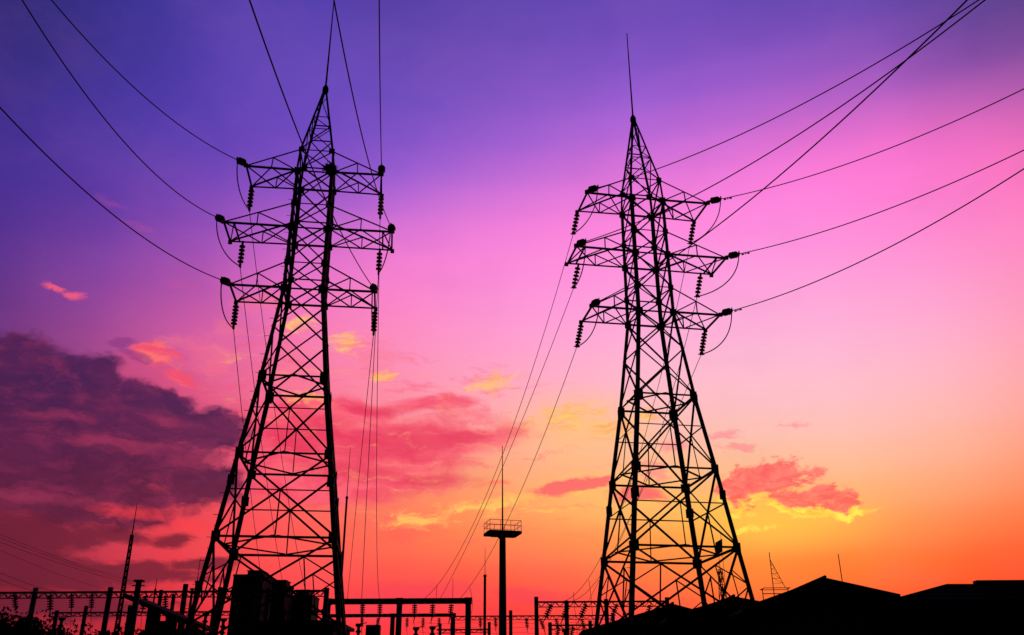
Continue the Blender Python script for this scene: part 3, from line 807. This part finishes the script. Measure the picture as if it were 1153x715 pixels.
# small derrick on the roof side
b = at(871.5, 668, 60); t = thing('guyed_derrick', 'slender guyed derrick with a sloping lattice stay beside the tallest gable', 'derrick', (b.x, 60, 0), 0)
top = at(869, 622, 60).z; p1 = at(884.5, 662, 60); hb = at(872, 663, 60).z
mb = MB(); mb.tube([(0,0,0),(0,0,top)], .045, 8, .025); mb.build('mast', STEEL, t)
mb = MB(); dx = p1.x-b.x; mb.tube([(0,0,top*0.96),(dx,0,p1.z)], .02, 6)
for i in range(1, 6):
    u = i/6; z = top*.96 + (p1.z-top*.96)*u; mb.tube([(0,0,z),(dx*u,0,z)], .013, 5)
    if i > 1: mb.tube([(0,0,z+.35),(dx*u,0,z)], .012, 5)
mb.build('stay', STEEL, t)
mb = MB(); mb.box((0.1,-.5,hb), (1.7,.04,.04)); mb.box((0.1,.5,hb), (1.7,.04,.04)); mb.box((-.72,0,hb), (.04,1,.04)); mb.box((.92,0,hb), (.04,1,.04)); mb.box((0.1,0,hb-.30), (1.7,.05,.05))
for x in (-.72,.92): mb.box((x,0,hb/2), (.045,.045,hb))
mb.build('platform', STEEL, t)

# ------------------------------------------------------------------ floodlight platform mast
D = 55.0; b = at(566, 700, D); zpl = at(566, 601, D).z; zr = at(566, 588, D).z; ztip = at(566, 502, D).z
t = thing('platform_mast', 'tall pole with a railed square platform and needle rod between the pylons', 'mast', (b.x, D, 0), 0.28)
mb = MB(); mb.tube([(0,0,0),(0,0,zpl-.2)], .27, 16, .19); mb.build('pole', STEEL, t, True)
mb = MB(); mb.box((0,0,zpl), (2.0,1.5,.16)); mb.box((0,0,zpl-.14), (1.4,.25,.14)); mb.box((0,0,zpl-.15), (.25,1.1,.13)); pf = mb.build('platform', STEEL, t)
mb = MB()
for x in (-.97,-.32,.32,.97):
    for y in (-.72,.72): mb.tube([(x,y,zpl+.05),(x,y,zr)], .014, 6)
for y in (0,):
    for x in (-.97,.97): mb.tube([(x,y,zpl+.05),(x,y,zr)], .014, 6)
for z in (zr, (zr+zpl)/2+.05):
    for y in (-.72,.72): mb.tube([(-.97,y,z),(.97,y,z)], .015, 6)
    for x in (-.97,.97): mb.tube([(x,-.72,z),(x,.72,z)], .015, 6)
mb.build('railing', RED_TINT, t)  # red sky light on the thin rails is put into their colour
mb = MB(); mb.tube([(0,0,zpl+.05),(0,0,ztip)], .055, 8, .02); mb.build('rod', STEEL, t)

# ------------------------------------------------------------------ substation gantries
def hanging(label_where, px, py, D, s=1.0, tilt=0.0, group='small substation insulators'):
    base = at(px, py, D); ax = Vector((math.sin(tilt), 0.15, -math.cos(tilt)))
    t = thing('insulator_string', 'small dark insulator string hanging ' + label_where, 'insulator', base, 0, group)
    t.rotation_euler = ax.to_track_quat('Z','Y').to_euler()
    for i in range(6):
        d = MB(); d.lathe((0,0,(.1+i*.16)*s), (0,0,1), [(h*s, rr*s) for h, rr in disc_prof(.22)], 10); d.build('porcelain_disc', PORC, t, True)
    c = MB(); c.tube([(0,0,0),(0,0,1.15*s)], .03*s, 5); c.tube([(0,0,1.1*s),(.10*s,0,1.5*s)], .05*s, 6, .02*s); c.build('link_rod', STEEL, t)
    # dropper below
    return base + ax.normalized()*1.4*s
def tube_gantry(label, x0, x1, y, cols, D, rb, rc, ends=(0,0)):
    a, b = at(x0, y, D), at(x1, y, D); z = (a.z+b.z)/2
    t = thing('substation_gantry', label, 'gantry', (a.x, D, 0), 0, 'substation gantries')
    mb = MB(); mb.box(((b.x-a.x)/2, 0, z), (b.x-a.x+2*rc, rb*2, rb*2)); bm = mb.build('beam', CONC, t)
    for cx in cols:
        X = at(cx, 700, D).x - a.x
        mb = MB(); mb.tube([(X,0,0),(X,0,z-rb)], rc*1.1, 12, rc); mb.build('column', CONC, t, True)
        mb = MB(); mb.box((X,0,z), (rc*2.5,rb*2.4,rb*2.3)); mb.build('beam_collar', STEEL, bm)
    return t
tube_gantry('nearest thick-beamed gantry right of the left pylon\'s foot', 368, 527, 677, (368,449,527), 72, .20, .22)
tube_gantry('lower thick-beamed gantry standing behind the nearest one', 366, 510, 693, (366,442,510), 83, .14, .20)
def lattice_gantry(label, x0, y0, x1, y1, cols, D, D1=None, hgt=.55, lat=.05, rc=.17, capx=0.0):
    D1 = D1 or D
    a, b = at(x0, y0, D), at(x1, y1, D1); z = (a.z+b.z)/2
    t = thing('substation_gantry', label, 'gantry', (a.x, D, 0), 0, 'substation gantries')
    A, B = Vector((0,0,z)), Vector((b.x-a.x, D1-D, z)); dv = (B-A); L = dv.length; n = int(L/.75)
    mb = MB(); hz = Vector((0,0,-hgt)); sd = Vector((-dv.y, dv.x, 0)).normalized()*.22
    mb.tube([A+sd,B+sd], lat*1.1, 6); mb.tube([A-sd,B-sd], lat*1.1, 6); mb.tube([A+hz,B+hz], lat*.8, 6)
    for i in range(n):
        p0, p1, pm = A+dv*(i/n), A+dv*((i+1)/n), A+dv*((i+.5)/n)
        for s in (sd, -sd): mb.tube([p0+s, pm+hz], lat*.55, 5); mb.tube([pm+hz, p1+s], lat*.55, 5)
        mb.tube([p0+sd, p1-sd], lat*.5, 5)
    mb.build('lattice_beam', STEEL, t)
    for cx, ext in cols:
        X = at(cx, 690, D + (D1-D)*(cx-x0)/(x1-x0)).x - a.x; u = X/dv.x; yy = dv.y*u
        mb = MB(); mb.tube([(X,yy,0),(X,yy,z+.1+ext)], rc*1.15, 10, rc); mb.build('column', CONC, t, True)
    return t
lattice_gantry('long lattice gantry across the left, row of columns', -40, 664, 366, 669, ((-40,0),(35,.25),(120,.25),(205,.45),(245,0.2),(300,.1),(366,.1)), 70, None, .40, .055, .19)
lattice_gantry('lattice gantry under the right pylon, behind the low houses', 604, 677, 752, 678, ((604,.3),(638,0),(683,.1),(752,.2)), 75, None, .38, .05, .17)
lattice_gantry('thin low gantry crossing behind the platform mast', 512, 692, 690, 695, ((575,.45),(690,.1)), 96, None, .36, .045, .18)
lattice_gantry('small low bus frame between the two central gantries', 492, 709, 552, 709, ((496,.4),(551,.5)), 80, None, .25, .04, .13)
lattice_gantry('small low bus frame left of the right pylon\'s foot', 617, 704, 668, 704, ((619,.1),(664,.2)), 66, None, .30, .04, .13)
lattice_gantry('lower rear gantry behind the long left one', 60, 688, 366, 690, ((64,.1),(96,.5),(178,1.9),(193,1.5),(240,.2),(320,.2)), 88, None, .32, .05, .18)
# tall single columns
def post(label, px, ytop, D, r):
    b = at(px, ytop, D); t = thing('concrete_post', label, 'post', (b.x, D, 0), 0, 'bare concrete posts')
    mb = MB(); mb.tube([(0,0,0),(0,0,b.z)], r*1.2, 12, r); mb.build('shaft', CONC, t, True)
    mb = MB(); mb.box((0,0,b.z+.05), (r*3,r*2.6,.12)); mb.tube([(-r*2.2,0,b.z-.25),(r*2.2,0,b.z-.25)], .04, 6); mb.build('cap', STEEL, t)
post('tallest bare dark post at left, wires ending on it', 156.5, 655, 62, .19)
post('short dark post half hidden by the long left gantry', 216.5, 664, 74, .10)

rj = random.Random(5)
for (w, px, py, D, s, tl) in [
 ('at the far left end of the long gantry', 16, 668, 70, 1.0, .25), ('third from left on the long left gantry', 81, 668, 70, 1.0, .1), ('just right of the first column on the long gantry', 57, 668, 70, 1.15, .1),
 ('just left of the second column on the long gantry', 104, 668, 70, 1.0, .05), ('just right of the tallest left post', 165, 669, 70, 1.05, -.15), ('between two columns right of the slim mast', 186, 669, 70, 1.1, .12),
 ('first from left under the nearest thick beam', 408.5, 679, 72, 1.0, 0), ('second from left under the nearest thick beam', 428, 679, 72, 1.0, 0), ('just right of the middle column under the nearest thick beam', 467, 679, 72, 1.0, 0),
 ('second from right under the nearest thick beam', 487.5, 679, 72, 1.0, -.05), ('next to the right column under the nearest thick beam', 508.5, 679, 72, 1.0, -.1),
 ('first from left on the lower rear beam', 408, 695, 83, .75, 0), ('second from left on the lower rear beam', 426, 695, 83, .75, -.1), ('just right of the columns on the lower rear beam', 458.5, 695, 83, .75, 0),
 ('second from right on the lower rear beam', 476.5, 695, 83, .75, 0), ('rightmost on the lower rear beam', 494.5, 695, 83, .75, 0),
 ('left of the thin mast on the thin low gantry', 540.5, 694, 96, .95, .05), ('left of the platform mast on the thin low gantry', 557.5, 694, 96, .95, .08), ('right of the platform mast on the thin low gantry', 592.5, 695, 96, .95, .1),
 ('first from left under the right lattice gantry', 621.5, 679, 75, 1.15, -.45), ('second from left under the right lattice gantry', 640.5, 679, 75, 1.15, -.4), ('third from left under the right lattice gantry', 660.5, 679, 75, 1.15, -.45),
 ('fourth from left under the right lattice gantry', 695, 679, 75, 1.1, -.4), ('between the pylon legs under the right lattice gantry', 715, 679, 75, 1.0, -.4), ('rightmost under the right lattice gantry', 733, 680, 75, 1.0, -.4),
 ('below the first column on the thin low gantry', 608, 696, 96, 1.0, .35), ('second from right on the thin low gantry', 626, 696, 96, 1.0, .2), ('rightmost on the thin low gantry', 655, 696, 96, 1.0, .2),
 ('at left of the small low frame by the right pylon', 629, 705, 66, .8, -.2), ('at right of the small low frame by the right pylon', 645, 705, 66, .8, -.2)]:
    e = hanging(w, px, py, D, s, tl)
    q = Vector((e.x + rj.uniform(-.5,.3), e.y + .4, 1.2))
    pts = []
    for j in range(11):
        u = j/10; p = e + (q-e)*u; p.x += math.sin(u*math.pi)*rj.choice((.2,.25)); pts.append(p)
    cable(pts, .014, 'dropper_wire', 'dropper wire below the insulator ' + w, 'wire', 'thin dropper wires')
# kinked droppers by the nearest gantry and the right one
for lab, pts in [
 ('thin drop lead leftmost above the nearest thick beam', [(492,658,70.6),(491.5,668,70.8),(490.5,679,71)]),
 ('thin drop lead second from left above the nearest thick beam', [(510,652,70.4),(510,664,70.6),(509,679,71)]),
 ('thin drop lead curving past the right column of the nearest gantry', [(529,662,71),(531,670,71),(532.5,682,71),(531,690,71),(524,700,71)]),
 ('thin drop lead leftmost above the right lattice gantry', [(646,667,72),(646,677,72.5),(648,692,73),(650,715,73)]),
 ('thin drop lead second above the right lattice gantry', [(663,653,71),(665,668,72),(667,690,73),(669,712,73)])]:
    cable([at(*p) for p in pts], .018, 'drop_lead', lab, 'wire', 'kinked drop leads')
# incoming feeder lines at the far left
for i, (y0, xe, ye, w) in enumerate([(601,156,656,'topmost'),(606,156,657,'second from top'),(612,156,659,'third from top'),(617,120,664,'fourth from top'),(641,62,666,'fifth from top'),(648,45,667,'lowest')]):
    A = at(-60, y0-26, 46 if i < 4 else 52); B = at(xe, ye, 62 if i < 3 else 70)
    pts = []
    for j in range(21):
        u = j/20; p = A + (B-A)*u; p.z -= .5*4*u*(1-u)*0.5; pts.append(p)
    cable(pts, .009 if i < 4 else .014, 'feeder_wire', 'faint feeder wire slanting in from the left edge, %s' % w, 'wire', 'feeder wires at the left')
# fence-like bus wires low between the gantries
for i, y in enumerate((700.5, 706, 711.5)):
    A, B = at(470, y, 90), at(700, y+.5, 90); pts = []
    for j in range(25):
        u = j/24; p = A + (B-A)*u; p.z -= .15*math.sin(math.pi*((u*4) % 1)); pts.append(p)
    cable(pts, .012, 'bus_wire', 'thin level bus wire low behind the central gantries, %s' % ('top', 'middle', 'bottom')[i], 'wire', 'level bus wires')

# transformers and switch posts
def transformer(label, px, ytop, D, w):
    b = at(px, ytop, D); t = thing('transformer', label, 'transformer', (b.x, D, 0), 0, 'substation transformers')
    H = b.z
    mb = MB(); mb.box((0,0,H*.42), (w,1.6,H*.75)); mb.box((0,0,.12), (w*1.15,1.9,.2)); mb.build('tank', GREY, t)
    mb = MB()
    for i in range(9): mb.box((-w*.45+i*w*.9/8, -.98, H*.4), (.06,.34,H*.6))
    mb.build('radiator', GREY, t)
    mb = MB(); mb.box((-w*.12,0,H*.88),(w*.42,.7,H*.24)); mb.build('conservator', GREY, t)
    for x in (-.32,.12,.4):
        mb = MB(); mb.lathe((w*x,.3,H*.78), (0,0,1), [(0,.12),(.1,.2),(.14,.12),(.24,.19),(.28,.12),(.38,.18),(.42,.08),(.7,.04)], 10); mb.build('bushing', PORC, t, True)
transformer('dark boxy transformer below the nearest gantry beam, square tank on top', 425, 704, 64, 2.2)
def breaker(label, px, ytop, D):
    b = at(px, ytop, D); t = thing('switch_post', label, 'switchgear', (b.x, D, 0), 0, 'switchgear posts')
    H = b.z; n = 9
    mb = MB(); mb.tube([(0,0,0),(0,0,H*.55)], .13, 8); mb.build('stand', STEEL, t)
    pr = []
    for i in range(n): z = H*.55 + i*(H*.45-.2)/(n-1); pr += [(z,.11),(z+.08,.21),(z+.14,.2),(z+.2,.11)]
    mb = MB(); mb.lathe((0,0,0),(0,0,1), pr, 10); mb.build('porcelain_column', PORC, t, True)
    mb = MB(); mb.box((0,0,H-.03),(.42,.24,.16)); mb.tube([(0,0,H),(.55,.1,H+.12)], .03, 5); mb.build('head', STEEL, t)
for lab, px, y in (('switchgear post left of the transformer, under the nearest gantry', 404, 703), ('switchgear post nearest the middle columns of the central gantry', 468.5, 707), ('switchgear post midway under the nearest gantry', 487, 706), ('switchgear post leftmost by the long left gantry', 70, 696),
  ('switchgear post right of the slim left mast', 148, 690), ('switchgear post just left of the left pylon\'s foot', 232, 691), ('switchgear post at the left pylon\'s rear foot', 252, 697), ('switchgear post under the small low frame by the right pylon', 636, 709)):
    breaker(lab, px, y, 66)

# low control building under the left pylon and a lean-to shed by the slim mast
def lowbox(label, x0, x1, y, D, dep, name='control_building'):
    a, b = at(x0, y, D), at(x1, y, D); t = thing(name, label, 'building', ((a.x+b.x)/2, D, 0)); w = b.x-a.x; H = a.z
    mb = MB(); mb.box((0,dep/2,H/2-.1),(w,dep,H-.2)); mb.build('wall', RENDER, t)
    mb = MB(); mb.box((0,dep/2,H-.1),(w+.5,dep+.5,.2)); mb.build('roof', CONC, t)
    for i in range(3):
        f = MB(); x = -w/2 + w*(i+.5)/3; f.box((x,-.02,1.7),(1.1,.06,1.1)); wd = f.build('window', GREY, t)
        g_ = MB(); g_.box((x,-.055,1.7),(.95,.02,.95)); g_.build('pane', GLASS, wd)
lowbox('low flat-roofed control building under the left pylon', 290, 376, 699, 58, 6)
a, b = at(140, 668, 64), at(216, 700, 64)
t = thing('lean_to_shed', 'shed with a steep roof sloping down to the right, beside the slim mast', 'shed', (a.x, 64, 0)); dx = b.x-a.x
mb = MB(); n = Vector((a.z-b.z,0,dx)).normalized()*.09; q = [Vector((0,0,a.z)), Vector((dx,0,b.z)), Vector((dx,5,b.z)), Vector((0,5,a.z))]
mb.hexa([v-n*3.2 for v in q] + q); mb.build('roof', SHEET, t)
for u in (.08,.36,.64,.92):
    for y in (.4,4.6):
        mb = MB(); z = a.z+(b.z-a.z)*u-.6; mb.box((dx*u,y,z/2),(.22,.22,z)); mb.build('post', CONC, t)
mb = MB()
def zr_(u): return a.z + (b.z-a.z)*u - .45
hz_ = lambda y_: at(150, y_, 69).z
segs = []; u_ = 0.0
for ua, ub, yt, yb in ((.20,.29,689,700),(.46,.53,702,709),(.58,.63,702,709),(.69,.75,703,707)):
    segs += [(u_, ua, 0, 9), (ua, ub, 0, hz_(yb)), (ua, ub, hz_(yt), 9)]; u_ = ub
segs.append((u_, 1, 0, 9))
for u0, u1, z0, z1 in segs:
    t0, t1 = min(z1, zr_(u0)) if z1 == 9 else z1, min(z1, zr_(u1)) if z1 == 9 else z1
    t0 = zr_(u0) if z1 == 9 else t0; t1 = zr_(u1) if z1 == 9 else t1
    if min(t0, t1) <= z0 + .02: continue
    mb.hexa([(dx*u0,4.5,z0),(dx*u1,4.5,z0),(dx*u1,4.7,z0),(dx*u0,4.7,z0),(dx*u0,4.5,t0),(dx*u1,4.5,t1),(dx*u1,4.7,t1),(dx*u0,4.7,t0)])
mb.build('wall', RENDER, t)

# ------------------------------------------------------------------ far apartment towers
def apartment(label, x0, x1, y, px0, px1, py, D):
    a, b, c, d = at(x0, y, D), at(x1, y, D), at(px0, py, D), at(px1, py, D)
    cx = (a.x+b.x)/2; w = b.x-a.x; dep = 16.0
    t = thing('apartment_block', label, 'apartment block', (cx, D, 0), 0, 'distant apartment blocks')
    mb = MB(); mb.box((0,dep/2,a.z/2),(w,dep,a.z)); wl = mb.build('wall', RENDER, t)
    mb = MB(); mb.box((0,dep/2,a.z+.45),(w+.4,dep+.4,.9)); mb.build('parapet', CONC, t)
    mb = MB(); mb.box(((c.x+d.x)/2-cx,dep/2,(a.z+c.z)/2+.4),(d.x-c.x,dep*.6,c.z-a.z-.8)); mb.box(((c.x+d.x)/2-cx,dep/2,c.z-.15),(d.x-c.x+.8,dep*.6+.8,.3)); mb.build('roof_house', CONC, t)
    nb = max(3, int(w/3.6))
    fl = int(a.z/3.0)
    for i in range(nb):
        x = -w/2 + w*(i+.5)/nb
        if i % 2:
            mb = MB()
            for k in range(fl): mb.box((x,-.55,k*3+1.0),(w/nb*.8,1.1,1.0)); mb.box((x,-.6,k*3+2.9),(w/nb*.84,1.2,.18))
            mb.build('balcony_stack', CONC, t)
        mb = MB()
        for k in range(fl): mb.box((x,-.03,k*3+1.7),(w/nb*.5,.1,1.4))
        mb.box((x,-.02,fl*1.5),(w/nb*.12,.12,fl*3-1)); mb.build('window_column', GLASS, t)
apartment('tallest distant apartment block, leftmost of three under the left pylon', 263, 297, 649, 277, 293.5, 641, 420)
apartment('middle-height distant apartment block between its two neighbours', 297.5, 322, 659, 305, 320, 652, 440)
apartment('lowest distant apartment block, rightmost of three under the left pylon', 322.5, 352, 672, 332, 346.5, 663, 460)

# ------------------------------------------------------------------ trees and bushes at the lower left
def tree(label, px, ytop, D, rad, seed, n=1500, name='bushy_tree'):
    rn = random.Random(seed); b = at(px, ytop, D); H = b.z
    t = thing(name, label, 'tree', (b.x, D, 0), 0, 'dark trees at the lower left')
    tr = MB(); tr.tube([(0,0,0),(.05,0,H*.35),(0,.05,H*.7)], .16, 8, .06)
    cl = []
    for i in range(9):
        an = rn.uniform(0,6.28); rr = rad*rn.uniform(.25,.75); z = H*rn.uniform(.45,.85)
        e = Vector((math.cos(an)*rr, math.sin(an)*rr, z)); cl.append((e, rad*rn.uniform(.28,.46)))
        tr.tube([(0,0,H*rn.uniform(.2,.45)), e*.5+Vector((0,0,H*.2)), e], .06, 5, .02)
    tr.build('trunk', BARK, t)
    cl.append((Vector((0,0,H*.8)), H*.2))
    cr = MB()
    for i in range(n):
        c, r_ = rn.choice(cl)
        d = Vector((rn.gauss(0,1), rn.gauss(0,1), rn.gauss(0,.8))).normalized()*r_*rn.random()**.45
        p = c + d
        if p.z > H: p.z = H - rn.random()*.3
        u = Vector((rn.gauss(0,1),rn.gauss(0,1),rn.gauss(0,1))).normalized(); v = u.orthogonal().normalized()
        L = rn.uniform(.06,.13); w = L*.5
        cr.poly([p-u*L, p+v*w, p+u*L, p-v*w], [(0,1,2,3)])
    cr.build('crown', LEAF, t)
for lab, px, y, D, r, s, n in (('leafy dark tree at the bottom left corner', 10, 683, 44, 2.0, 1, 9000), ('leafy dark tree just right of the corner one', 44, 685, 46, 1.8, 2, 7000), ('small sparse tree left of the second left column', 92, 697, 48, 1.9, 3, 4000),
    ('low dark bush at the foot of the slim mast', 140, 702, 47, 2.0, 4, 5000), ('low dark bush in front of the shed', 186, 702, 48, 2.2, 5, 6000), ('low dark bush at the left pylon\'s left foot', 226, 705, 50, 1.8, 6, 4000)):
    tree(lab, px, y, D, r, s, n)
